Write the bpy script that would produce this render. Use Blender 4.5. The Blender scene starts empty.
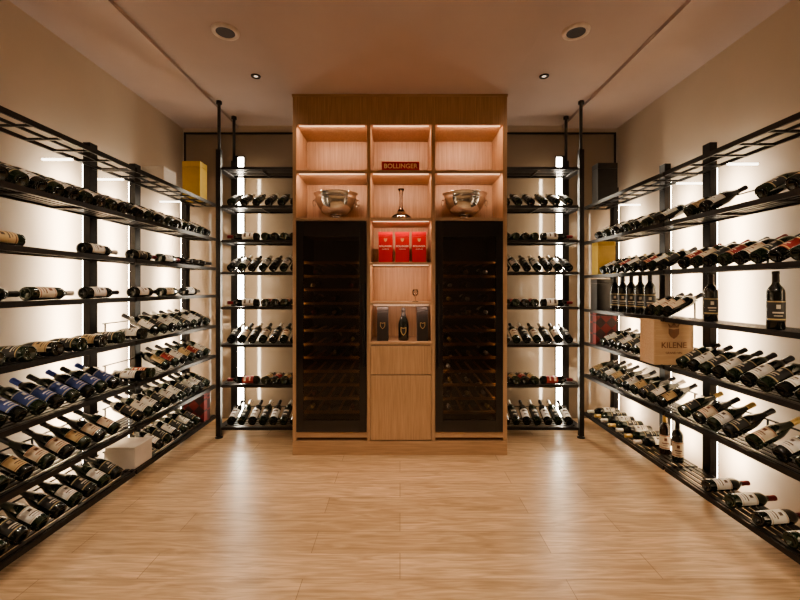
import bpy, bmesh, math, random
from mathutils import Vector, Matrix
random.seed(7)
S = bpy.context.scene
C = S.collection
WX, WY, YB, H = 2.36, 4.35, -1.6, 3.18

# ---------------------------------------------------------------- materials
def new_mat(name):
    m = bpy.data.materials.new(name); m.use_nodes = True
    nt = m.node_tree; b = nt.nodes["Principled BSDF"]
    return m, nt, b
def simple(name, col, rough=0.5, metal=0.0, emis=None, es=0, coat=0, nscale=None, namt=0.15):
    m, nt, b = new_mat(name)
    b.inputs["Base Color"].default_value = (*col, 1)
    b.inputs["Roughness"].default_value = rough
    b.inputs["Metallic"].default_value = metal
    b.inputs["Coat Weight"].default_value = coat
    if emis:
        b.inputs["Emission Color"].default_value = (*emis, 1)
        b.inputs["Emission Strength"].default_value = es
    if nscale:
        tc = nt.nodes.new("ShaderNodeTexCoord"); n = nt.nodes.new("ShaderNodeTexNoise")
        n.inputs["Scale"].default_value = nscale; n.inputs["Detail"].default_value = 4
        r = nt.nodes.new("ShaderNodeValToRGB")
        r.color_ramp.elements[0].position = .3; r.color_ramp.elements[1].position = .7
        r.color_ramp.elements[0].color = (*[c*(1-namt) for c in col], 1)
        r.color_ramp.elements[1].color = (*[min(1, c*(1+namt)) for c in col], 1)
        nt.links.new(tc.outputs["Object"], n.inputs["Vector"])
        nt.links.new(n.outputs["Fac"], r.inputs["Fac"])
        nt.links.new(r.outputs["Color"], b.inputs["Base Color"])
    return m
def wood(name, c1, c2, grain=(30, 30, 1.2), rough=.45):
    m, nt, b = new_mat(name); L = nt.links.new
    tc = nt.nodes.new("ShaderNodeTexCoord"); mp = nt.nodes.new("ShaderNodeMapping")
    mp.inputs["Scale"].default_value = grain
    n = nt.nodes.new("ShaderNodeTexNoise"); n.inputs["Scale"].default_value = 3; n.inputs["Detail"].default_value = 6
    n.inputs["Distortion"].default_value = .4
    r = nt.nodes.new("ShaderNodeValToRGB")
    r.color_ramp.elements[0].position = .3; r.color_ramp.elements[1].position = .72
    r.color_ramp.elements[0].color = (*c1, 1); r.color_ramp.elements[1].color = (*c2, 1)
    L(tc.outputs["Object"], mp.inputs["Vector"]); L(mp.outputs["Vector"], n.inputs["Vector"])
    L(n.outputs["Fac"], r.inputs["Fac"]); L(r.outputs["Color"], b.inputs["Base Color"])
    bp = nt.nodes.new("ShaderNodeBump"); bp.inputs["Strength"].default_value = .08
    L(n.outputs["Fac"], bp.inputs["Height"]); L(bp.outputs["Normal"], b.inputs["Normal"])
    b.inputs["Roughness"].default_value = rough
    return m
def floor_mat():
    m, nt, b = new_mat("oak_plank_floor"); L = nt.links.new
    tc = nt.nodes.new("ShaderNodeTexCoord")
    br = nt.nodes.new("ShaderNodeTexBrick")
    br.offset = .37; br.offset_frequency = 2
    br.inputs["Color1"].default_value = (.64, .46, .30, 1); br.inputs["Color2"].default_value = (.50, .35, .215, 1)
    br.inputs["Mortar"].default_value = (.22, .14, .08, 1)
    br.inputs["Scale"].default_value = 1; br.inputs["Mortar Size"].default_value = .0017
    br.inputs["Mortar Smooth"].default_value = .3
    br.inputs["Brick Width"].default_value = 1.28; br.inputs["Row Height"].default_value = .19
    L(tc.outputs["Object"], br.inputs["Vector"])
    def grain(sc, nsc, lo, hi, dist):
        mp = nt.nodes.new("ShaderNodeMapping"); mp.inputs["Scale"].default_value = sc
        L(tc.outputs["Object"], mp.inputs["Vector"])
        n = nt.nodes.new("ShaderNodeTexNoise"); n.inputs["Scale"].default_value = nsc; n.inputs["Detail"].default_value = 8
        n.inputs["Distortion"].default_value = dist
        L(mp.outputs["Vector"], n.inputs["Vector"])
        r = nt.nodes.new("ShaderNodeValToRGB")
        r.color_ramp.elements[0].position = .34; r.color_ramp.elements[1].position = .66
        r.color_ramp.elements[0].color = (*lo, 1); r.color_ramp.elements[1].color = (*hi, 1)
        L(n.outputs["Fac"], r.inputs["Fac"]); return r.outputs["Color"]
    g1 = grain((1.3, 11, 1), 2.2, (.72, .68, .62), (1.10, 1.10, 1.10), 1.6)
    g2 = grain((3, 60, 1), 2.0, (.86, .84, .81), (1.06, 1.06, 1.06), .3)
    def mul(a, c):
        mx = nt.nodes.new("ShaderNodeMix"); mx.data_type = 'RGBA'; mx.blend_type = 'MULTIPLY'
        mx.inputs[0].default_value = 1; L(a, mx.inputs[6]); L(c, mx.inputs[7]); return mx.outputs[2]
    L(mul(mul(br.outputs["Color"], g1), g2), b.inputs["Base Color"])
    b.inputs["Roughness"].default_value = .34
    return m
def plaster(name, col):
    m = simple(name, col, .85, nscale=3, namt=.03)
    nt = m.node_tree; b = nt.nodes["Principled BSDF"]
    n = nt.nodes.new("ShaderNodeTexNoise"); n.inputs["Scale"].default_value = 120
    bp = nt.nodes.new("ShaderNodeBump"); bp.inputs["Strength"].default_value = .04
    nt.links.new(n.outputs["Fac"], bp.inputs["Height"]); nt.links.new(bp.outputs["Normal"], b.inputs["Normal"])
    return m
def label_mat(name, base, dark, accent):
    """paper label: bands of print and an emblem block, from generated coordinates"""
    m, nt, b = new_mat(name); L = nt.links.new
    tc = nt.nodes.new("ShaderNodeTexCoord"); sp = nt.nodes.new("ShaderNodeSeparateXYZ")
    L(tc.outputs["Generated"], sp.inputs[0])
    def band(lo, hi, src):
        a = nt.nodes.new("ShaderNodeMath"); a.operation = 'GREATER_THAN'; a.inputs[1].default_value = lo; L(src, a.inputs[0])
        c = nt.nodes.new("ShaderNodeMath"); c.operation = 'LESS_THAN'; c.inputs[1].default_value = hi; L(src, c.inputs[0])
        d = nt.nodes.new("ShaderNodeMath"); d.operation = 'MULTIPLY'; L(a.outputs[0], d.inputs[0]); L(c.outputs[0], d.inputs[1])
        return d.outputs[0]
    def mul(a, c):
        d = nt.nodes.new("ShaderNodeMath"); d.operation = 'MULTIPLY'; L(a, d.inputs[0]); L(c, d.inputs[1]); return d.outputs[0]
    def add(a, c):
        d = nt.nodes.new("ShaderNodeMath"); d.operation = 'MAXIMUM'; L(a, d.inputs[0]); L(c, d.inputs[1]); return d.outputs[0]
    z, y = sp.outputs[2], sp.outputs[1]
    t = add(mul(band(.60, .80, z), band(.38, .62, y)), mul(band(.38, .45, z), band(.20, .80, y)))
    t = add(t, mul(band(.24, .28, z), band(.26, .74, y)))
    acc = add(band(.06, .12, z), band(.92, .97, z))
    m1 = nt.nodes.new("ShaderNodeMix"); m1.data_type = 'RGBA'
    m1.inputs[6].default_value = (*base, 1); m1.inputs[7].default_value = (*dark, 1); L(t, m1.inputs[0])
    m2 = nt.nodes.new("ShaderNodeMix"); m2.data_type = 'RGBA'
    L(m1.outputs[2], m2.inputs[6]); m2.inputs[7].default_value = (*accent, 1); L(acc, m2.inputs[0])
    L(m2.outputs[2], b.inputs["Base Color"]); b.inputs["Roughness"].default_value = .55
    return m
def diamond_mat():
    m, nt, b = new_mat("diamond_print"); L = nt.links.new
    tc = nt.nodes.new("ShaderNodeTexCoord"); mp = nt.nodes.new("ShaderNodeMapping")
    mp.inputs["Rotation"].default_value = (0, math.radians(45), 0)
    ch = nt.nodes.new("ShaderNodeTexChecker"); ch.inputs["Scale"].default_value = 13
    ch.inputs["Color1"].default_value = (.20, .02, .02, 1); ch.inputs["Color2"].default_value = (.05, .02, .02, 1)
    L(tc.outputs["Object"], mp.inputs["Vector"]); L(mp.outputs["Vector"], ch.inputs["Vector"])
    L(ch.outputs["Color"], b.inputs["Base Color"])
    return m
def glass_thin(name, tint, ior=1.45):
    m = bpy.data.materials.new(name); m.use_nodes = True; nt = m.node_tree
    nt.nodes.remove(nt.nodes["Principled BSDF"]); out = nt.nodes["Material Output"]
    t = nt.nodes.new("ShaderNodeBsdfTransparent"); t.inputs[0].default_value = (*tint, 1)
    g = nt.nodes.new("ShaderNodeBsdfGlossy"); g.inputs["Roughness"].default_value = .03
    fr = nt.nodes.new("ShaderNodeFresnel"); fr.inputs[0].default_value = ior
    mx = nt.nodes.new("ShaderNodeMixShader")
    nt.links.new(fr.outputs[0], mx.inputs[0]); nt.links.new(t.outputs[0], mx.inputs[1]); nt.links.new(g.outputs[0], mx.inputs[2])
    nt.links.new(mx.outputs[0], out.inputs[0])
    return m

M_floor = floor_mat()
M_wall = plaster("warm_plaster", (.56, .47, .375))
M_ceil = plaster("ceiling_plaster", (.48, .395, .365))
M_bronze = simple("bronze_glass", (.22, .17, .125), .12, .0, coat=.5, nscale=2, namt=.03)
M_oak = wood("oak_veneer", (.33, .205, .115), (.49, .32, .19))
M_oakh = wood("oak_veneer_cross", (.33, .205, .115), (.49, .32, .19), grain=(1.2, 30, 30))
M_pine = wood("pine_case", (.50, .33, .185), (.60, .42, .25), grain=(2, 30, 30))
M_black = simple("black_powder_metal", (.022, .019, .018), .42, .5, nscale=60)
M_blackgloss = simple("black_gloss", (.008, .008, .009), .12, coat=.5)
M_inner = simple("fridge_liner", (.03, .03, .032), .5, nscale=20)
M_fshelf = simple("fridge_beech_front", (.55, .25, .09), .5, nscale=25)
M_chrome = simple("polished_silver", (.66, .655, .65), .06, 1.0, nscale=30, namt=.05)
M_led = simple("led_diffuser", (1, .95, .85), .5, emis=(1, .90, .74), es=22)
M_bar = simple("led_bar_diffuser", (1, .95, .85), .5, emis=(1, .90, .76), es=5)
M_lens = simple("downlight_glow", (.8, .7, .6), .5, emis=(1, .85, .7), es=1.5)
M_ledn = simple("niche_led", (1, .8, .6), emis=(1, .7, .5), es=1.5)
M_ledf = simple("fridge_led", (1, .9, .8), emis=(1, .8, .6), es=.5)
M_white = simple("white_card", (.58, .53, .47), .6, nscale=10, namt=.04)
M_grille = simple("grille_dark", (.05, .04, .04), .7, nscale=200, namt=.5)
M_ringw = simple("speaker_rim", (.68, .60, .54), .5, nscale=20)
M_red = simple("red_card", (.50, .008, .014), .4, nscale=15, namt=.06)
M_yellow = simple("yellow_card", (.50, .33, .06), .5, nscale=15, namt=.06)
M_bcard = simple("black_card", (.02, .018, .017), .4, nscale=15)
M_print = simple("cream_print", (.9, .82, .70), .5, nscale=20, namt=.02)
M_goldp = simple("gold_lettering", (.9, .74, .45), .45, nscale=20, namt=.04)
M_gold = simple("gold_print", (.62, .46, .20), .35, .6, nscale=20)
M_brownp = simple("burnt_print", (.20, .09, .04), .6, nscale=20)
M_dia = diamond_mat()
M_dark_glass = glass_thin("smoked_glass", (.42, .40, .385), 1.6)
M_crystal = glass_thin("crystal", (.90, .90, .90))
M_bglass = [simple("bottle_glass_dark", (.008, .010, .008), .09, coat=.3, nscale=8),
            simple("bottle_glass_green", (.012, .022, .010), .09, coat=.3, nscale=8),
            simple("bottle_glass_brown", (.03, .012, .006), .09, coat=.3, nscale=8)]
M_cap = {k: simple("capsule_"+k, c, .3, .3, nscale=40) for k, c in
         dict(black=(.015, .012, .012), burgundy=(.16, .01, .015), gold=(.55, .38, .14), white=(.7, .66, .6), blue=(.03, .06, .30)).items()}
M_lab = {"white": label_mat("label_white", (.82, .79, .73), (.12, .08, .06), (.60, .50, .38)),
         "cream": label_mat("label_cream", (.72, .61, .46), (.20, .07, .04), (.45, .2, .12)),
         "blue": label_mat("label_blue", (.06, .10, .30), (.75, .75, .75), (.6, .55, .4)),
         "gold": label_mat("label_gold", (.52, .38, .20), (.08, .05, .03), (.2, .1, .05)),
         "red": label_mat("label_red", (.30, .03, .03), (.8, .7, .5), (.6, .45, .2)),
         "black": label_mat("label_black", (.03, .03, .03), (.6, .55, .45), (.5, .4, .2))}

# ---------------------------------------------------------------- helpers
def finish(o, label=None, cat=None, group=None, kind=None):
    if label: o["label"] = label
    if cat: o["category"] = cat
    if group: o["group"] = group
    if kind: o["kind"] = kind
    return o
def empty(name, loc, label, cat, group=None):
    e = bpy.data.objects.new(name, None); e.location = loc; e.empty_display_size = .1
    C.objects.link(e); return finish(e, label, cat, group)
def add_box(bm, b):
    x0, y0, z0, x1, y1, z1 = b
    vs = [bm.verts.new(p) for p in ((x0,y0,z0),(x1,y0,z0),(x1,y1,z0),(x0,y1,z0),(x0,y0,z1),(x1,y0,z1),(x1,y1,z1),(x0,y1,z1))]
    for f in ((0,3,2,1),(4,5,6,7),(0,1,5,4),(1,2,6,5),(2,3,7,6),(3,0,4,7)):
        bm.faces.new([vs[i] for i in f])
def norm(b):
    return (min(b[0],b[3]), min(b[1],b[4]), min(b[2],b[5]), max(b[0],b[3]), max(b[1],b[4]), max(b[2],b[5]))
def boxes(name, bl, mat, parent=None, bevel=0, **kw):
    """world-space boxes -> one mesh object with its origin at its bottom centre"""
    bl = [norm(b) for b in bl]
    cx = (min(b[0] for b in bl)+max(b[3] for b in bl))/2
    cy = (min(b[1] for b in bl)+max(b[4] for b in bl))/2
    cz = min(b[2] for b in bl)
    bm = bmesh.new()
    for b in bl: add_box(bm, (b[0]-cx, b[1]-cy, b[2]-cz, b[3]-cx, b[4]-cy, b[5]-cz))
    me = bpy.data.meshes.new(name); bm.to_mesh(me); bm.free(); me.materials.append(mat)
    o = bpy.data.objects.new(name, me); C.objects.link(o)
    o.location = (cx, cy, cz)
    if parent: o.parent = parent; o.location = Vector((cx, cy, cz))-parent.location
    if bevel:
        md = o.modifiers.new("bevel", 'BEVEL'); md.width = bevel; md.segments = 2
    return finish(o, **kw)
def lathe_bm(bm, prof, seg=24, a0=0, a1=2*math.pi, mi=0):
    full = abs(a1-a0-2*math.pi) < 1e-6
    n = seg if full else seg+1
    rings = []
    for r, z in prof:
        if r < 1e-6: rings.append([bm.verts.new((0, 0, z))])
        else: rings.append([bm.verts.new((r*math.cos(a0+(a1-a0)*i/seg), r*math.sin(a0+(a1-a0)*i/seg), z)) for i in range(n)])
    for A, B in zip(rings, rings[1:]):
        for i in range(seg):
            j = (i+1) % n if full else i+1
            if len(A) == 1 and len(B) == 1: continue
            if len(A) == 1: f = bm.faces.new((A[0], B[j], B[i]))
            elif len(B) == 1: f = bm.faces.new((A[i], A[j], B[0]))
            else: f = bm.faces.new((A[i], A[j], B[j], B[i]))
            f.smooth = True; f.material_index = mi
def lathe_mesh(name, parts, seg=24):
    bm = bmesh.new(); me = bpy.data.meshes.new(name)
    for k, (prof, mat, a0, a1) in enumerate(parts):
        lathe_bm(bm, prof, seg, a0, a1, k); me.materials.append(mat)
    bm.normal_update(); bm.to_mesh(me); bm.free()
    return me
def obj(name, me, loc=(0,0,0), parent=None, **kw):
    o = bpy.data.objects.new(name, me); C.objects.link(o); o.location = loc
    if parent: o.parent = parent; o.location = Vector(loc)-parent.location
    return finish(o, **kw)
def text(name, s, size, loc, mat, parent, rot=(math.pi/2, 0, 0), **kw):
    cu = bpy.data.curves.new(name, 'FONT'); cu.body = s; cu.size = size; cu.extrude = .0006; cu.offset = size*.014
    cu.align_x = 'CENTER'; cu.align_y = 'CENTER'
    t = bpy.data.objects.new(name+"_tmp", cu); C.objects.link(t)
    dg = bpy.context.evaluated_depsgraph_get()
    me = bpy.data.meshes.new_from_object(t.evaluated_get(dg)); bpy.data.objects.remove(t)
    me.materials.clear(); me.materials.append(mat)
    o = bpy.data.objects.new(name, me); C.objects.link(o)
    o.parent = parent; o.location = Vector(loc)-parent.location; o.rotation_euler = rot
    return finish(o, **kw)
def poly(name, pts, y, mat, parent, th=.001, **kw):
    """flat emblem in the XZ plane"""
    cx = sum(p[0] for p in pts)/len(pts); cz = sum(p[1] for p in pts)/len(pts)
    bm = bmesh.new()
    f = bm.faces.new([bm.verts.new((p[0]-cx, 0, p[1]-cz)) for p in pts])
    r = bmesh.ops.extrude_face_region(bm, geom=[f])
    for v in r["geom"]:
        if isinstance(v, bmesh.types.BMVert): v.co.y += th
    bmesh.ops.recalc_face_normals(bm, faces=bm.faces)
    me = bpy.data.meshes.new(name); bm.to_mesh(me); bm.free(); me.materials.append(mat)
    return obj(name, me, (cx, y, cz), parent, **kw)
def area(name, loc, dirv, sx, sy, power, col, parent=None, spread=math.pi):
    l = bpy.data.lights.new(name, 'AREA'); l.shape = 'RECTANGLE'; l.size = sx; l.size_y = sy
    l.energy = power; l.color = col; l.spread = spread
    o = bpy.data.objects.new(name, l); C.objects.link(o)
    o.rotation_euler = Vector(dirv).normalized().to_track_quat('-Z', 'Y').to_euler(); o.location = loc
    if parent: o.parent = parent; o.location = Vector(loc)-parent.location
    return o

# ---------------------------------------------------------------- room
boxes("floor", [(-WX, YB, -.1, WX, WY, 0)], M_floor, kind="structure")
boxes("ceiling", [(-WX, YB, H, WX, WY, H+.1)], M_ceil, kind="structure")
boxes("trim_1", [(-.915, YB, 3.055, .90, WY, H)], M_ceil, kind="structure")
boxes("wall_left", [(-WX-.1, YB, 0, -WX, WY, H)], M_wall, kind="structure")
boxes("wall_right", [(WX, YB, 0, WX+.1, WY, H)], M_wall, kind="structure")
boxes("wall_back", [(-WX-.1, WY, 0, WX+.1, WY+.1, H)], M_wall, kind="structure")
boxes("wall_front", [(-WX-.1, YB-.1, 0, WX+.1, YB, H)], M_wall, kind="structure")
for k, s in ((2, -1), (3, 1)):
    boxes("trim_%d" % k, [(s*.95, WY-.02, 3.08, s*(WX-.02), WY, 3.10), (s*(WX-.04), WY-.02, 0.0, s*(WX-.02), WY, 3.10)], M_black, kind="structure")
    boxes("trim_%d" % (k+2), [(s*.95, WY-.012, 0.0, s*(WX-.04), WY, 3.08)], M_bronze, kind="structure")
    # slight step below the speaker strip, shaped in place of ceiling shadow lines
    boxes("trim_%d" % (k+4), [(s*1.76, YB, H-.03, s*WX, WY, H)], M_ceil, kind="structure")

# ---------------------------------------------------------------- ceiling fittings
sp_me = lathe_mesh("speaker_rim", [([(.062, -.010), (.072, -.018), (.088, -.012), (.092, 0)], M_ringw, 0, 2*math.pi)], 32)
gr_me = lathe_mesh("speaker_grille", [([(0, -.010), (.05, -.011), (.063, -.010)], M_grille, 0, 2*math.pi)], 32)
for x in (-1.20, 1.21):
    e = empty("ceiling_speaker", (x, 2.75, H), "round recessed ceiling speaker with dark mesh grille", "speaker", "ceiling speakers")
    obj("rim", sp_me, (x, 2.75, H), e); obj("grille", gr_me, (x, 2.75, H), e)
rim_me = lathe_mesh("downlight_rim", [([(.022, -.004), (.028, -.010), (.038, -.008), (.040, 0)], M_black, 0, 2*math.pi)], 24)
dlens = lathe_mesh("downlight_lens", [([(0, -.003), (.014, -.003)], M_lens, 0, 2*math.pi)], 24)
SPOTS = [(-1.20, 3.33, 32), (1.20, 3.33, 32), (-1.1, 1.7, 66), (1.1, 1.7, 66), (-.55, .3, 105), (.55, .3, 105)]  # rear pair in view; the four unseen ones are added as warm fill
for x, y, p in SPOTS:
    zz = H if abs(x) > .95 else 3.055
    e = empty("downlight", (x, y, zz), "small black recessed ceiling spotlight", "ceiling light", "ceiling spotlights")
    obj("rim", rim_me, (x, y, zz), e); obj("lens", dlens, (x, y, zz), e)
    l = bpy.data.lights.new("spot_lamp", 'SPOT'); l.energy = p; l.color = (1, .81, .62); l.spot_size = math.radians(112); l.spot_blend = .9
    l.shadow_soft_size = .03
    o = bpy.data.objects.new("spot_lamp", l); C.objects.link(o); o.parent = e; o.location = (0, 0, -.02)
    if y < 1: o.rotation_euler = (math.radians(24), 0, 0)  # unseen added pair, tilted to brighten the cabinet front

# ---------------------------------------------------------------- bottles
PI2 = 2*math.pi
BORD = [(0, .018), (.022, .006), (.031, 0), (.0355, .002), (.0375, .007), (.0375, .188), (.0355, .203), (.028, .218), (.018, .232), (.0145, .243), (.0135, .285), (.0152, .287), (.0152, .297), (.0, .298)]
BURG = [(0, .018), (.024, .006), (.034, 0), (.039, .002), (.041, .008), (.041, .135), (.039, .155), (.032, .182), (.023, .208), (.0165, .232), (.0140, .255), (.0135, .285), (.0152, .287), (.0152, .297), (.0, .298)]
CAPP = [(.0158, .243), (.0152, .284), (.0163, .286), (.0163, .298), (.0148, .3005), (0, .3008)]
def lab_prof(k, shape):
    r = .0380 if shape == 'bord' else .0415
    z0, z1 = (.045, .150) if shape == 'bord' else (.035, .120)
    return [(r, z0), (r, z1)]
_me = {}
def bmeshes(shape, gl, lab, cap, single):
    key = (shape, gl, lab, cap, single)
    if key in _me: return _me[key]
    prof = BORD if shape == 'bord' else BURG
    lp = (lab_prof(0, shape), M_lab[lab], -1.3, 1.3)
    if single:
        r = (lathe_mesh("bottle", [(prof, M_bglass[gl], 0, PI2), lp, (CAPP, M_cap[cap], 0, PI2)], 18),)
    else:
        r = (lathe_mesh("bottle_glass", [(prof, M_bglass[gl], 0, PI2)], 28), lathe_mesh("bottle_label", [lp], 20),
             lathe_mesh("bottle_capsule", [(CAPP, M_cap[cap], 0, PI2)], 20))
    _me[key] = r; return r
NB = 0
def bottle(p, axis, up, shape='bord', gl=0, lab='white', cap='black', single=False, group="wine bottles", pose="lying"):
    global NB
    NB += 1
    z = Vector(axis).normalized(); x = Vector(up); x = (x-z*x.dot(z)).normalized(); y = z.cross(x)
    M = Matrix((x, y, z)).transposed().to_4x4(); M.translation = Vector(p)
    ms = bmeshes(shape, gl, lab, cap, single)
    o = bpy.data.objects.new("wine_bottle", ms[0]); C.objects.link(o); o.matrix_world = M
    gn = ("black", "green", "brown")[gl]
    where = "fridge shelf" if "fridge" in group else "shelf"
    finish(o, "%s wine bottle, %s label, %s capsule, %s on %s" % (gn, lab, cap, pose, where), "bottle", group)
    if not single:
        a = bpy.data.objects.new("label", ms[1]); b = bpy.data.objects.new("capsule", ms[2])
        for c in (a, b): C.objects.link(c); c.parent = o
    return o
TH = math.radians(26)
def R(shape): return .0375 if shape == 'bord' else .041
def tilt(s, xf, y, zs, sty, single=False, group=""):
    shape = sty[0]; r = R(shape); yaw = random.uniform(-.04, .04)
    bottle((s*(xf+.035), y, zs+r*math.cos(TH)+.002), (s*math.cos(TH), yaw, math.sin(TH)), (0, random.uniform(-.25, .1), 1), *sty, single, group, "tilted neck-up")
def flat(s, xf, y, zs, sty, neck_out=False, group=""):
    r = R(sty[0])
    if neck_out: bottle((s*(xf+.30), y, zs+r+.002), (-s, random.uniform(-.03, .03), 0), (0, -.6, 1), *sty, False, group, "lying")
    else: bottle((s*(xf+.01), y, zs+r+.002), (s, random.uniform(-.03, .03), 0), (0, -.6, 1), *sty, False, group, "lying")
def along(s, x, y, zs, sty, d=1, group=""):
    r = R(sty[0]); bottle((s*x, y, zs+r+.002), (0, d, 0), (-s, 0, .8), *sty, False, group, "lying lengthwise")
def stand(x, y, zs, sty, face=(0, -1, 0), group="", sc=1):
    o = bottle((x, y, zs+.001), (0, 0, 1), face, *sty, False, group, "standing")
    if sc != 1: o.scale = (sc, sc, sc)

# ---------------------------------------------------------------- side racks
XF, XBK = 1.88, 2.13
LV = {-1: [.11, .42, .73, 1.035, 1.345, 1.62, 1.92, 2.27], 1: [.14, .53, .86, 1.20, 1.54, 1.88, 2.24]}
MOD = {'A': (1.30, 2.84, (1.45, 2.79)), 'B': (2.86, 4.12, (3.26, 4.03))}
LEDW = 13
def side_rack(s, mod, rails):
    y0, y1, posts = MOD[mod]
    e = empty("wine_rack", (s*2.0, (y0+y1)/2, 0), "black metal wall rack with slatted shelves holding bottles", "wine rack", "wall wine racks")
    top = 2.42
    for yp in posts:
        boxes("upright", [(s*2.135, yp-.035, 0, s*2.185, yp+.035, top)], M_black, e, bevel=.002)
        boxes("led_strip", [(s*2.185, yp-.030, .08, s*2.192, yp+.030, top-.15)], M_led, e, label="warm white LED strip")
        area("led_lamp", (s*2.20, yp, 1.17), (s, 0, 0), .03, 2.1, LEDW, (1, .82, .60), e, spread=math.radians(140))
    for k, z in enumerate(LV[s]):
        last = k == len(LV[s])-1
        bl = [(s*XF, y0, z-.026, s*(XF+.012), y1, z+.004), (s*(XBK-.012), y0, z-.02, s*XBK, y1, z)]
        if not last:
            for xs in (1.91, 1.955, 2.0, 2.045, 2.085):
                bl.append((s*xs, y0, z-.008, s*(xs+.026), y1, z))
        else:
            bl.append((s*2.0, y0, z-.015, s*2.012, y1, z))
        n = 5 if not last else 9
        for i in range(n):
            yy = y0+.01+(y1-y0-.02)*i/(n-1)
            bl.append((s*(XF+.012), yy-.006, z-.02, s*(XBK-.012), yy+.006, z-.008))
        boxes("shelf", bl, M_black, e)
        for yp in posts:
            boxes("bracket", [(s*XBK, yp-.02, z-.03, s*2.135, yp+.02, z-.005)], M_black, e)
        if k in rails:
            zr = z+.127
            rl = [(s*2.128, y0+.01, zr-.008, s*2.136, y1-.01, zr)]
            for i in range(4):
                yy = y0+.03+(y1-y0-.06)*i/3
                rl.append((s*2.126, yy-.004, z-.01, s*2.134, yy+.004, zr-.004))
            boxes("bottle_rail", rl, M_black, e)
    zt = LV[s][-1]-.03
    for yb in ((2.55,) if mod == 'A' else (3.02, 3.80)):
        boxes("led_bar", [(s*2.09, yb-.008, zt-.011, s*2.28, yb+.008, zt)], M_bar, e, label="slim glowing LED bar")
    return e
side_rack(-1, 'A', {0, 1, 2, 6}); side_rack(-1, 'B', {0, 1, 2, 3, 6})
side_rack(1, 'A', {1, 2, 4, 5}); side_rack(1, 'B', {1, 2, 3, 4, 5})

# recipe: bottle position lists along Y
def ys(a, b, n): return [a+(b-a)*i/(n-1) for i in range(n)]
def sty(i, labs, caps, shapes=('bord',), gls=(0, 1)):
    return (shapes[i % len(shapes)], gls[i % len(gls)], labs[i % len(labs)], caps[i % len(caps)])
def row_t(s, ylist, z, labs, caps, shapes=('bord',), group=""):
    for i, y in enumerate(ylist):
        tilt(s, XF, y, z, sty(i, labs, caps, shapes), False, group)
L = LV[-1]
# left wall, near module
row_t(-1, ys(1.92, 2.78, 9), L[6], ['white', 'black'], ['white', 'gold'], ('burg',), "bottles on the upper left rack shelf")
for i, y in enumerate((1.72, 2.06, 2.46)): along(-1, 1.96, y, L[5], sty(i, ['white', 'gold'], ['white', 'burgundy']), (1, -1, 1)[i], "bottles lying lengthwise")
for i, y in enumerate((1.74, 2.08, 2.46)): along(-1, 1.95, y, L[4], sty(i, ['white', 'cream'], ['black', 'white']), 1, "bottles lying lengthwise")
for i, y in enumerate(ys(1.88, 2.72, 6)): flat(-1, XF, y, L[3], sty(i, ['gold', 'black'], ['black'], ('burg',)), False, "bottles with bases to the aisle")
row_t(-1, ys(1.80, 2.70, 9), L[2], ['blue'], ['blue', 'black'], ('bord',), "blue-label bottles")
row_t(-1, ys(1.80, 2.70, 8), L[1], ['cream', 'cream', 'gold'], ['black', 'black'], ('burg',), "cream-label bottles")
row_t(-1, ys(1.80, 2.72, 9), L[0], ['black', 'white'], ['black', 'gold'], ('burg',), "bottles on the lowest rack shelf")
# left wall, far module
row_t(-1, ys(2.95, 4.0, 9), L[6], ['black', 'white'], ['white', 'black'], ('bord',), "bottles on the upper left rack shelf")
for i, y in enumerate((2.90, 3.24)): along(-1, 1.96, y, L[5], sty(i, ['black', 'white'], ['burgundy']), 1, "bottles lying lengthwise")
for i, y in enumerate((3.62, 3.74, 3.86, 3.98)): flat(-1, XF, y, L[5], sty(i, ['white'], ['black']), True, "bottles with necks to the aisle")
for i, y in enumerate((2.90, 3.24, 3.58)): along(-1, 1.95, y, L[4], sty(i, ['white', 'gold', 'white'], ['black']), 1, "bottles lying lengthwise")
flat(-1, XF, 2.96, L[3], ('burg', 0, 'white', 'gold'), False, "bottles with bases to the aisle")
row_t(-1, ys(3.16, 4.0, 8), L[3], ['white', 'black', 'white'], ['black', 'white'], ('bord',), "white-label bottles")
for i, y in enumerate((2.95, 3.06)): flat(-1, XF, y, L[2], sty(i, ['white', 'red'], ['burgundy', 'black']), False, "bottles with bases to the aisle")
row_t(-1, ys(3.30, 4.0, 6), L[2], ['gold', 'red', 'white'], ['black'], ('bord',), "mixed-label bottles")
row_t(-1, ys(2.96, 4.0, 10), L[1], ['black', 'white', 'white'], ['black'], ('bord',), "white-label bottles")
row_t(-1, ys(3.22, 3.80, 6), L[0], ['white', 'black'], ['gold', 'black'], ('bord',), "bottles on the lowest rack shelf")
# right wall
Q = LV[1]
row_t(1, (1.95, 2.12, 2.52, 2.66), Q[5], ['gold', 'black', 'white'], ['black'], ('burg',), "bottles on the upper right rack shelf")
row_t(1, ys(2.98, 3.90, 7), Q[5], ['white', 'black'], ['white', 'black'], ('bord',), "bottles on the upper right rack shelf")
row_t(1, ys(1.82, 2.72, 9), Q[4], ['black', 'cream', 'red'], ['burgundy', 'black'], ('bord',), "red-label bottles")
row_t(1, ys(2.95, 3.80, 8), Q[4], ['black', 'white', 'red'], ['black', 'gold'], ('bord',), "mixed-label bottles")
stand(1.99, 2.56, Q[3], ('bord', 0, 'black', 'black'), (-.5, -1, 0), "standing bottles")
stand(1.935, 2.06, Q[3], ('bord', 0, 'black', 'black'), (-.5, -1, 0), "standing bottles")
for i, y in enumerate(ys(3.20, 3.72, 5)): stand(2.0, y, Q[3], ('bord', 0, 'black', 'black'), (-.6, -1, 0), "standing bottles", 1.1)
row_t(1, (2.90, 2.99, 3.08), Q[3], ['cream'], ['black'], ('bord',), "mixed-label bottles")
row_t(1, ys(1.80, 2.74, 10), Q[2], ['white', 'black', 'white', 'black'], ['black'], ('bord',), "white-label bottles")
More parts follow.
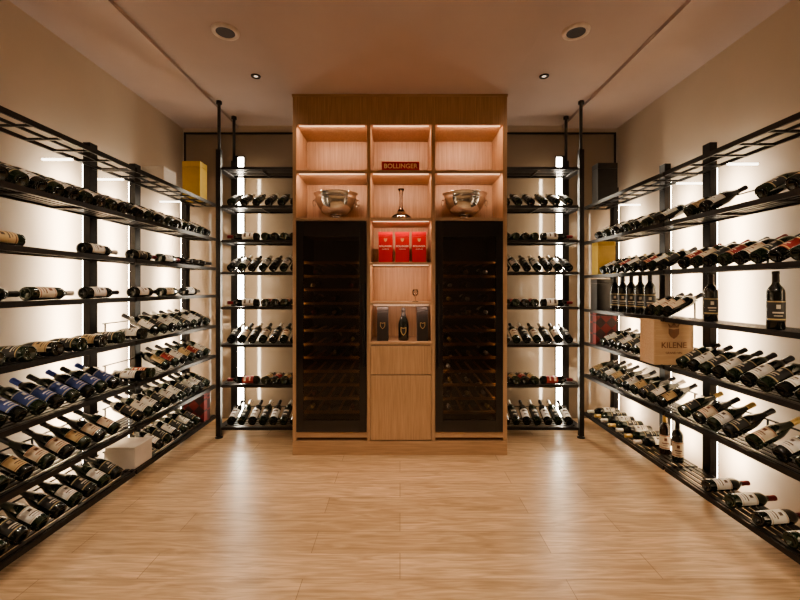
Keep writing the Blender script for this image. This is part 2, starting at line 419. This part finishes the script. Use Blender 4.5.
row_t(1, ys(3.17, 3.80, 6), Q[2], ['black', 'white'], ['white', 'black'], ('bord',), "white-label bottles")
row_t(1, (1.78, 1.90, 2.02, 2.18, 2.34, 2.46, 2.58, 2.72), Q[1], ['cream', 'black', 'white'], ['black', 'gold'], ('burg',), "cream-label bottles")
row_t(1, ys(2.95, 4.0, 10), Q[1], ['gold', 'white', 'black'], ['black', 'white'], ('burg',), "mixed-label bottles")
for i, y in enumerate((1.78, 1.96, 2.14, 2.32, 2.50)):
    r = R('bord')
    bottle((1.91, y, Q[0]+r+.002), (1, .12, 0), (-.2, -.7, 1), 'bord', i % 2, 'white', 'burgundy', False, "white-label bottles on the lowest shelf", "lying")
stand(2.04, 2.94, Q[0], ('bord', 0, 'cream', 'black'), (-.5, -1, 0), "standing bottles")
stand(2.04, 3.08, Q[0], ('bord', 2, 'cream', 'gold'), (-.5, -1, 0), "standing bottles")
for i, y in enumerate(ys(3.22, 4.0, 7)): flat(1, XF, y, Q[0], sty(i, ['white', 'black'], ['white', 'gold']), True, "bottles with necks to the aisle")

# ---------------------------------------------------------------- back racks
BL = [.10, .50, .88, 1.235, 1.565, 1.865, 2.19, 2.55]
def back_rack(s):
    x0, x1, yf, yb = .955, 1.68, 3.76, 4.06
    e = empty("wine_rack", (s*1.33, 3.9, 0), "black floor-to-ceiling pole rack with slatted shelves beside cabinet", "wine rack", "pole wine racks")
    for (xp, yp, zt) in ((1.71, 3.78, 2.72), (1.71, 4.12, 2.72), (.985, 4.12, 2.72)):
        boxes("upright", [(s*(xp-.022), yp-.022, .02, s*(xp+.022), yp+.022, zt)], M_black, e, bevel=.002)
        pm = lathe_mesh("ceiling_pole", [([(0, 0), (.014, 0), (.014, H-zt-.03), (.026, H-zt-.028), (.026, H-zt-.001), (0, H-zt-.001)], M_black, 0, PI2)], 16)
        obj("ceiling_pole", pm, (s*xp, yp, zt), e)
        fm = lathe_mesh("foot", [([(0, 0), (.035, 0), (.035, .008), (.016, .014), (.016, .03), (0, .03)], M_black, 0, PI2)], 20)
        obj("foot", fm, (s*xp, yp, 0), e)
    for k, z in enumerate(BL):
        bl = [(s*x0, yf, z-.022, s*x1, yf+.012, z+.004), (s*x0, yb-.012, z-.02, s*x1, yb, z)]
        for i in range(5):
            yy = yf+.035+i*.05
            bl.append((s*x0, yy, z-.008, s*x1, yy+.02, z))
        for i in range(3):
            xx = x0+(x1-x0)*i/2
            bl.append((s*(xx-.006 if i else xx), yf+.01, z-.02, s*(xx+.006), yb-.01, z-.008))
        boxes("shelf", bl, M_black, e)
        boxes("bracket", [(s*x1, 3.77, z-.02, s*1.735, 4.14, z-.005)], M_black, e)
        if k in (0, 2, 4, 6):
            boxes("bottle_rail", [(s*x0, yb-.035, z+.119, s*x1, yb-.027, z+.127), (s*x0, yb-.033, z-.01, s*(x0+.006), yb-.027, z+.12), (s*(x1-.006), yb-.033, z-.01, s*x1, yb-.027, z+.12)], M_black, e)
    boxes("led_strip", [(s*1.60, 4.085, .10, s*1.655, 4.095, 2.75)], M_led, e, label="vertical white LED strip")
    boxes("led_holder", [(s*1.595, 4.095, .08, s*1.69, 4.125, 2.77)], M_black, e)
    area("led_lamp", (s*1.60, 4.13, 1.4), (-s*.5, 1, 0), .03, 2.5, 9, (1, .84, .62), e)
    area("led_lamp", (s*1.63, 4.082, 1.4), (-s*.5, -1, 0), .02, 2.5, 15, (1, .87, .68), e)
    labs = [['white', 'black'], ['red', 'gold'], ['black', 'cream'], ['white', 'red'], ['black', 'white'], ['white', 'black'], ['black', 'black']]
    for k, z in enumerate(BL[:7]):
        g = "bottles on the pole rack"
        if k in (0, 2, 4, 6):
            for i, x in enumerate(ys(1.01, 1.61, 7 if k != 6 else 6)):
                sh = 'bord'; r = R(sh)
                bottle((s*x, yf+.04, z+r*math.cos(TH)+.002), (random.uniform(-.03, .03), math.cos(TH), math.sin(TH)), (0, -1, 1), sh, i % 2, labs[k][i % 2], ('black', 'white')[(i+k//2) % 2], True, g, "tilted neck-up")
        elif k in (1, 3, 5):
            for i, x in enumerate((1.01, 1.10, 1.19, 1.28)):
                r = R('bord')
                bottle((s*x, yf+.02, z+r+.002), (0, 1, 0), (0, 0, 1), 'bord', i % 2, labs[k][i % 2], 'black', True, g, "lying")
            bottle((s*1.345, yf+.06, z+.0375+.002), (s, 0, 0), (0, -1, .5), 'bord', 0, labs[k][0], 'burgundy', True, g, "lying lengthwise")
back_rack(-1); back_rack(1)

# ---------------------------------------------------------------- central cabinet
CY = 3.39; CB = 4.30
cab = empty("display_cabinet", (0, CY+.3, 0), "tall oak display cabinet with open lit niches, drawer and door", "cabinet")
xl0, xl1, xc0, xc1, xr0, xr1 = -.88, -.28, -.25, .265, .30, .873
NB0 = CY+.40
bd = [(-.91, CY, .12, xl0, CB, 3.05), (xr1, CY, .12, .908, CB, 3.05), (xl1, CY, .12, xc0, CB, 2.80), (xc1, CY, .12, xr0, CB, 2.80),
      (xl0, CY, 2.80, xr1, CB, 3.05)]
boxes("body", bd, M_oak, cab, bevel=.002)
sh = []
for (a, b) in ((xl0, xl1), (xc0, xc1), (xr0, xr1)):
    sh += [(a, CY+.003, 2.39, b, NB0, 2.415), (a, CY+.003, 1.985, b, NB0, 2.012)]
for z in (1.612, 1.272): sh.append((xc0, CY+.003, z, xc1, NB0, z+.022))
sh.append((xc0, CY+.003, .935, xc1, NB0, .957))
sh.append((xl0, CY+.003, .145, xl1, CB-.05, .196)); sh.append((xr0, CY+.003, .145, xr1, CB-.05, .196))
for i, b in enumerate(sh):
    boxes("shelf_board", [b], M_oakh, cab, bevel=.0015)
for (a, b, z0) in ((xl0, xl1, 1.985), (xc0, xc1, .93), (xr0, xr1, 1.985)):
    boxes("back_panel", [(a, NB0, z0, b, NB0+.015, 2.80)], M_oak, cab)
boxes("cornice_edge", [(-.915, CY-.008, 3.035, .912, CY+.02, 3.055)], M_oakh, cab)
boxes("plinth", [(-.91, CY-.004, 0, .908, CB, .118)], M_oakh, cab, bevel=.002)
boxes("drawer", [(xc0+.003, CY-.002, .682, xc1-.003, CY+.45, .925)], M_oak, cab, bevel=.003)
boxes("door", [(xc0+.003, CY-.002, .128, xc1-.003, CY+.02, .676)], M_oak, cab, bevel=.003)
WC = (1, .66, .50)
niches = [(xl0, xl1, 2.80, 6), (xc0, xc1, 2.80, 5), (xr0, xr1, 2.80, 6), (xl0, xl1, 2.39, 6), (xc0, xc1, 2.39, 5), (xr0, xr1, 2.39, 6),
          (xc0, xc1, 1.985, 4), (xc0, xc1, 1.612, 4), (xc0, xc1, 1.272, 3)]
for a, b, z, p in niches:
    boxes("niche_led", [(a+.02, CY+.022, z-.004, b-.02, CY+.030, z)], M_ledn, cab, label="warm LED strip under niche top")
    area("niche_lamp", ((a+b)/2, CY+.026, z-.008), (0, .8, -1), b-a-.06, .008, p*.5, WC, cab)

# ---------------------------------------------------------------- fridges
def fridge(a, b, labs):
    a += .003; b -= .003
    z0, z1 = .198, 1.98; yf = CY-.012; yb = CY+.56
    f = empty("wine_fridge", ((a+b)/2, CY+.27, z0), "tall built-in black wine fridge with smoked glass door", "wine fridge", "built-in wine fridges")
    t = .03
    boxes("housing", [(a, CY+.03, z0, a+t, yb, z1), (b-t, CY+.03, z0, b, yb, z1), (a+t, CY+.03, z0, b-t, yb, z0+.06), (a+t, CY+.03, z1-.10, b-t, yb, z1), (a+t, yb-.02, z0+.06, b-t, yb, z1-.10)], M_inner, f)
    d = bpy.data.objects.new("door", None); C.objects.link(d); d.parent = f; d.location = (0, yf-(CY+.27), 0); d.empty_display_size = .1
    def pd(name, bl, mat, **kw):
        o = boxes(name, bl, mat, None, **kw); o.parent = d; o.location = o.location-f.location-d.location; return o
    fw = .060
    pd("door_frame", [(a, yf, z0, a+fw, yf+.035, z1), (b-fw, yf, z0, b, yf+.035, z1), (a+fw, yf, z0, b-fw, yf+.035, z0+.10), (a+fw, yf, z1-.13, b-fw, yf+.035, z1)], M_blackgloss, bevel=.002)
    pd("door_glass", [(a+fw, yf+.006, z0+.10, b-fw, yf+.010, z1-.13)], M_dark_glass)
    inn = a > 0
    hx = b-.022 if not inn else a+.022
    pd("handle", [(hx-.007, yf-.030, .75, hx+.007, yf-.018, 1.45), (hx-.005, yf-.019, .80, hx+.005, yf, .815), (hx-.005, yf-.019, 1.385, hx+.005, yf, 1.40)], M_black, bevel=.002)
    n = 12
    for i in range(n):
        z = .335+i*.117
        boxes("shelf", [(a+t+.02, CY+.05, z, b-t-.02, CY+.068, z+.022)] + [(a+t+.02+k*(b-a-2*t-.06)/5, CY+.068, z+.004, a+t+.04+k*(b-a-2*t-.06)/5, yb-.05, z+.012) for k in range(6)], M_fshelf, f, label="slatted beech shelf with lit front edge")
        if i < n-1 and i not in (6,):
            for k in range(3):
                x = a+.13+k*(b-a-.26)/2 + random.uniform(-.015, .015)
                if random.random() < .30: continue
                li = labs[(i+k) % len(labs)]
                bottle((x, CY+.075+.30, z+.0125+.0375+.001), (0, -1, 0), (0, 0, 1), 'bord', k % 2, li, ('gold', 'black', 'burgundy')[(i*2+k) % 3] if labs[0] != 'white' else ('white', 'black', 'gold')[(i+k) % 3], True, "bottles in the wine fridge", "lying")
    for sx in (a+t+.008, b-t-.008):
        area("fridge_lamp", (sx, CY+.045, 1.08), ((1 if sx < (a+b)/2 else -1), .5, 0), .010, 1.5, 2.0, (1, .76, .54), f)
    boxes("led_bar", [(a+.10, CY+.10, z1-.108, b-.10, CY+.13, z1-.101)], M_ledf, f, label="small interior light bar")
fridge(xl0, xl1, ['gold', 'black'])
fridge(xr0, xr1, ['white', 'blue', 'black'])

# ---------------------------------------------------------------- items in niches
def bowl(x):
    z = 2.0125
    e = empty("champagne_bowl", (x, CY+.19, z), "large polished silver footed champagne bowl with banded rim", "bowl", "silver bowls")
    pr = [(0, .0), (.062, 0), (.066, .006), (.058, .014), (.044, .022), (.042, .032), (.070, .042), (.112, .070), (.142, .110), (.158, .150), (.164, .178),
          (.168, .182), (.164, .187), (.166, .208), (.170, .212), (.178, .220), (.180, .226), (.174, .228), (.160, .205), (.150, .150), (.134, .112), (.105, .076), (.06, .05), (0, .045)]
    obj("bowl_body", lathe_mesh("bowl_body", [(pr, M_chrome, 0, PI2)], 48), (x, CY+.19, z), e)
    for sgn in (-1, 1):
        bm = bmesh.new(); n1, n2 = 20, 8
        vv = [[bm.verts.new((sgn*.176+ (.024+.005*math.cos(b))*math.cos(a)*sgn*.5, .005*math.sin(b), .15+(.026+.005*math.cos(b))*math.sin(a))) for b in [PI2*j/n2 for j in range(n2)]] for a in [PI2*i/n1 for i in range(n1)]]
        for i in range(n1):
            for j in range(n2):
                f = bm.faces.new((vv[i][j], vv[(i+1) % n1][j], vv[(i+1) % n1][(j+1) % n2], vv[i][(j+1) % n2])); f.smooth = True
        me = bpy.data.meshes.new("ring_handle"); bm.to_mesh(me); bm.free(); me.materials.append(M_chrome)
        obj("handle", me, (x, CY+.19, z), e)
    e.location.y = CY+.17
    e.scale = (1.1, .95, 1.05)
bowl(-.57); bowl(.575)

dz = 2.0125
dec = lathe_mesh("decanter", [([(0, .004), (.098, .002), (.104, .010), (.098, .024), (.066, .052), (.036, .078), (.020, .105), (.0145, .14), (.0135, .21), (.017, .255), (.030, .282), (.0285, .284), (.015, .255), (.0115, .21), (.0125, .14), (.018, .106), (.034, .08), (.064, .054), (.094, .026), (.098, .012), (0, .008)], M_crystal, 0, PI2)], 40)
finish(obj("decanter", dec, (.01, CY+.17, dz)), "clear crystal wine decanter with wide flat base and slim neck", "decanter")
gl = lathe_mesh("wine_glass", [([(0, .0), (.034, .0), (.034, .003), (.006, .008), (.004, .014), (.004, .055), (.012, .062), (.030, .080), (.034, .105), (.028, .135), (.0265, .135), (.032, .105), (.028, .082), (.010, .066), (0, .064)], M_crystal, 0, PI2)], 28)
finish(obj("tasting_glass", gl, (.135, CY+.14, 1.2945)), "small clear stemmed tasting glass on oak shelf", "glass").scale = (.8, .8, .8)

def giftbox(name, b, mat, label, group=None):
    b = norm(b)
    e = empty(name, ((b[0]+b[3])/2, (b[1]+b[4])/2, b[2]), label, "box", group)
    boxes("box_body", [(b[0], b[1], b[2], b[3], b[4], b[2]+(b[5]-b[2])*.86)], mat, e, bevel=.0015)
    boxes("lid", [(b[0]-.001, b[1]-.001, b[2]+(b[5]-b[2])*.865, b[3]+.001, b[4]+.001, b[5])], mat, e, bevel=.0015)
    return e
def shield(cx, cz, w, h, y, mat, e):
    poly("crest", [(cx-w/2, cz+h/2), (cx-w/2, cz), (cx-w*.3, cz-h*.3), (cx, cz-h/2), (cx+w*.3, cz-h*.3), (cx+w/2, cz), (cx+w/2, cz+h/2), (cx, cz+h*.4)], y, mat, e)
for x in (-.125, .020, .165):
    e = giftbox("gift_box", (x-.060, CY+.06, 1.6345, x+.060, CY+.18, 1.898), M_red, "red champagne gift box with cream lettering and crest", "red gift boxes")
    text("lettering", "BOLLINGER", .0205, (x, CY+.0585, 1.775), M_print, e)
    shield(x, 1.828, .026, .030, CY+.0575, M_gold, e)
    text("lettering", "CHAMPAGNE", .010, (x, CY+.0585, 1.750), M_print, e)
bx = empty("gift_box", (.005, CY+.085, 2.4155), "long red champagne gift box lying flat with lettering", "box")
boxes("box_body", [(-.155, CY+.03, 2.4155, .165, CY+.14, 2.497)], M_red, bx, bevel=.002)
text("lettering", "BOLLINGER", .055, (.005, CY+.0292, 2.456), M_goldp, bx)
for x in (-.150, .195):
    e = giftbox("gift_box", (x-.048, CY+.06, .9575, x+.048, CY+.17, 1.250), M_bcard, "black champagne gift box with metallic shield emblem", "black gift boxes")
    shield(x, 1.09, .044, .058, CY+.0575, M_gold, e)
    shield(x, 1.09, .034, .046, CY+.0565, M_bcard, e)
# champagne bottle between the black boxes
CH = [(0, .02), (.03, .004), (.038, 0), (.043, .003), (.045, .010), (.045, .140), (.042, .165), (.032, .195), (.022, .220), (.0165, .245), (.015, .262), (.017, .264), (.017, .272), (.015, .275)]
CF = [(.0235, .216), (.0175, .245), (.0162, .262), (.0182, .264), (.0182, .274), (.0165, .292), (.008, .298), (0, .298)]
cb = empty("champagne_bottle", (.03, CY+.11, .9575), "black champagne bottle with dark foil and gold shield label", "bottle")
obj("glass_body", lathe_mesh("glass_body", [(CH, M_bglass[0], 0, PI2)], 32), (.03, CY+.11, .9575), cb).scale = (1, 1, .97)
obj("foil", lathe_mesh("foil", [(CF, M_bcard, 0, PI2)], 24), (.03, CY+.11, .9575), cb).scale = (1, 1, .97)
shield(.03, 1.04, .050, .075, CY+.11-.0485, M_gold, cb)
shield(.03, 1.04, .036, .058, CY+.11-.0495, M_bcard, cb)

# ---------------------------------------------------------------- boxes on racks
wc = empty("wine_case", (1.985, 3.0, .8605), "pale pine wine case with burnt crest and lettering on rack shelf", "wooden box")
boxes("case_body", [(1.835, 2.89, .8605, 2.12, 3.06, 1.185)], M_pine, wc, bevel=.003)
boxes("case_rim", [(1.835, 2.887, .8605, 2.12, 2.890, .872), (1.835, 2.887, 1.172, 2.12, 2.890, 1.185), (1.835, 2.887, .872, 1.845, 2.890, 1.172), (2.11, 2.887, .872, 2.12, 2.890, 1.172)], M_pine, wc)
text("lettering", "KILENE", .058, (1.978, 2.8885, 1.00), M_brownp, wc)
text("lettering", "GRAND VIN", .022, (1.978, 2.8885, .945), M_brownp, wc)
shield(1.978, 1.085, .075, .075, 2.8885, M_brownp, wc)
poly("crown", [(1.945, 1.128), (2.011, 1.128), (2.02, 1.158), (1.998, 1.142), (1.978, 1.164), (1.958, 1.142), (1.936, 1.158)], 2.8885, M_brownp, wc)
giftbox("gift_box", (-2.10, 3.86, 2.271, -1.93, 4.0, 2.64), M_yellow, "tall yellow champagne gift box on top shelf")
giftbox("gift_box", (1.93, 3.90, 1.5405, 2.10, 4.02, 1.87), M_yellow, "tall yellow champagne gift box on rack shelf")
giftbox("gift_box", (1.92, 3.88, 2.2405, 2.11, 4.0, 2.63), M_bcard, "tall black gift box on top shelf")
giftbox("gift_box", (1.90, 3.88, .8605, 2.10, 4.0, 1.19), M_dia, "gift box with dark red diamond print on rack shelf")
giftbox("gift_box", (-2.10, 3.88, .111, -1.90, 4.0, .40), M_dia, "gift box with dark red diamond print on lowest shelf")
giftbox("storage_box", (-2.13, 3.30, 2.271, -1.95, 3.48, 2.42), M_white, "small white cardboard box on top shelf")
giftbox("storage_box", (-2.125, 2.88, .111, -1.91, 3.08, .265), M_white, "white cardboard box on lowest rack shelf")
giftbox("gift_box", (1.90, 3.86, 1.2005, 2.08, 3.98, 1.50), M_bcard, "black gift box on rack shelf")

# ---------------------------------------------------------------- world, camera
w = bpy.data.worlds.new("world"); S.world = w; w.use_nodes = True
w.node_tree.nodes["Background"].inputs[0].default_value = (.02, .016, .012, 1)
cam = bpy.data.cameras.new("camera"); co = bpy.data.objects.new("camera", cam); C.objects.link(co)
co.location = (0, 0, 1.415); co.rotation_euler = (math.pi/2, 0, 0)
cam.lens = 18; cam.sensor_width = 36; cam.shift_y = -.015; cam.clip_start = .05
S.camera = co
S.view_settings.view_transform = 'AgX'; S.view_settings.look = 'AgX - Medium High Contrast'
print("BOTTLES", NB)
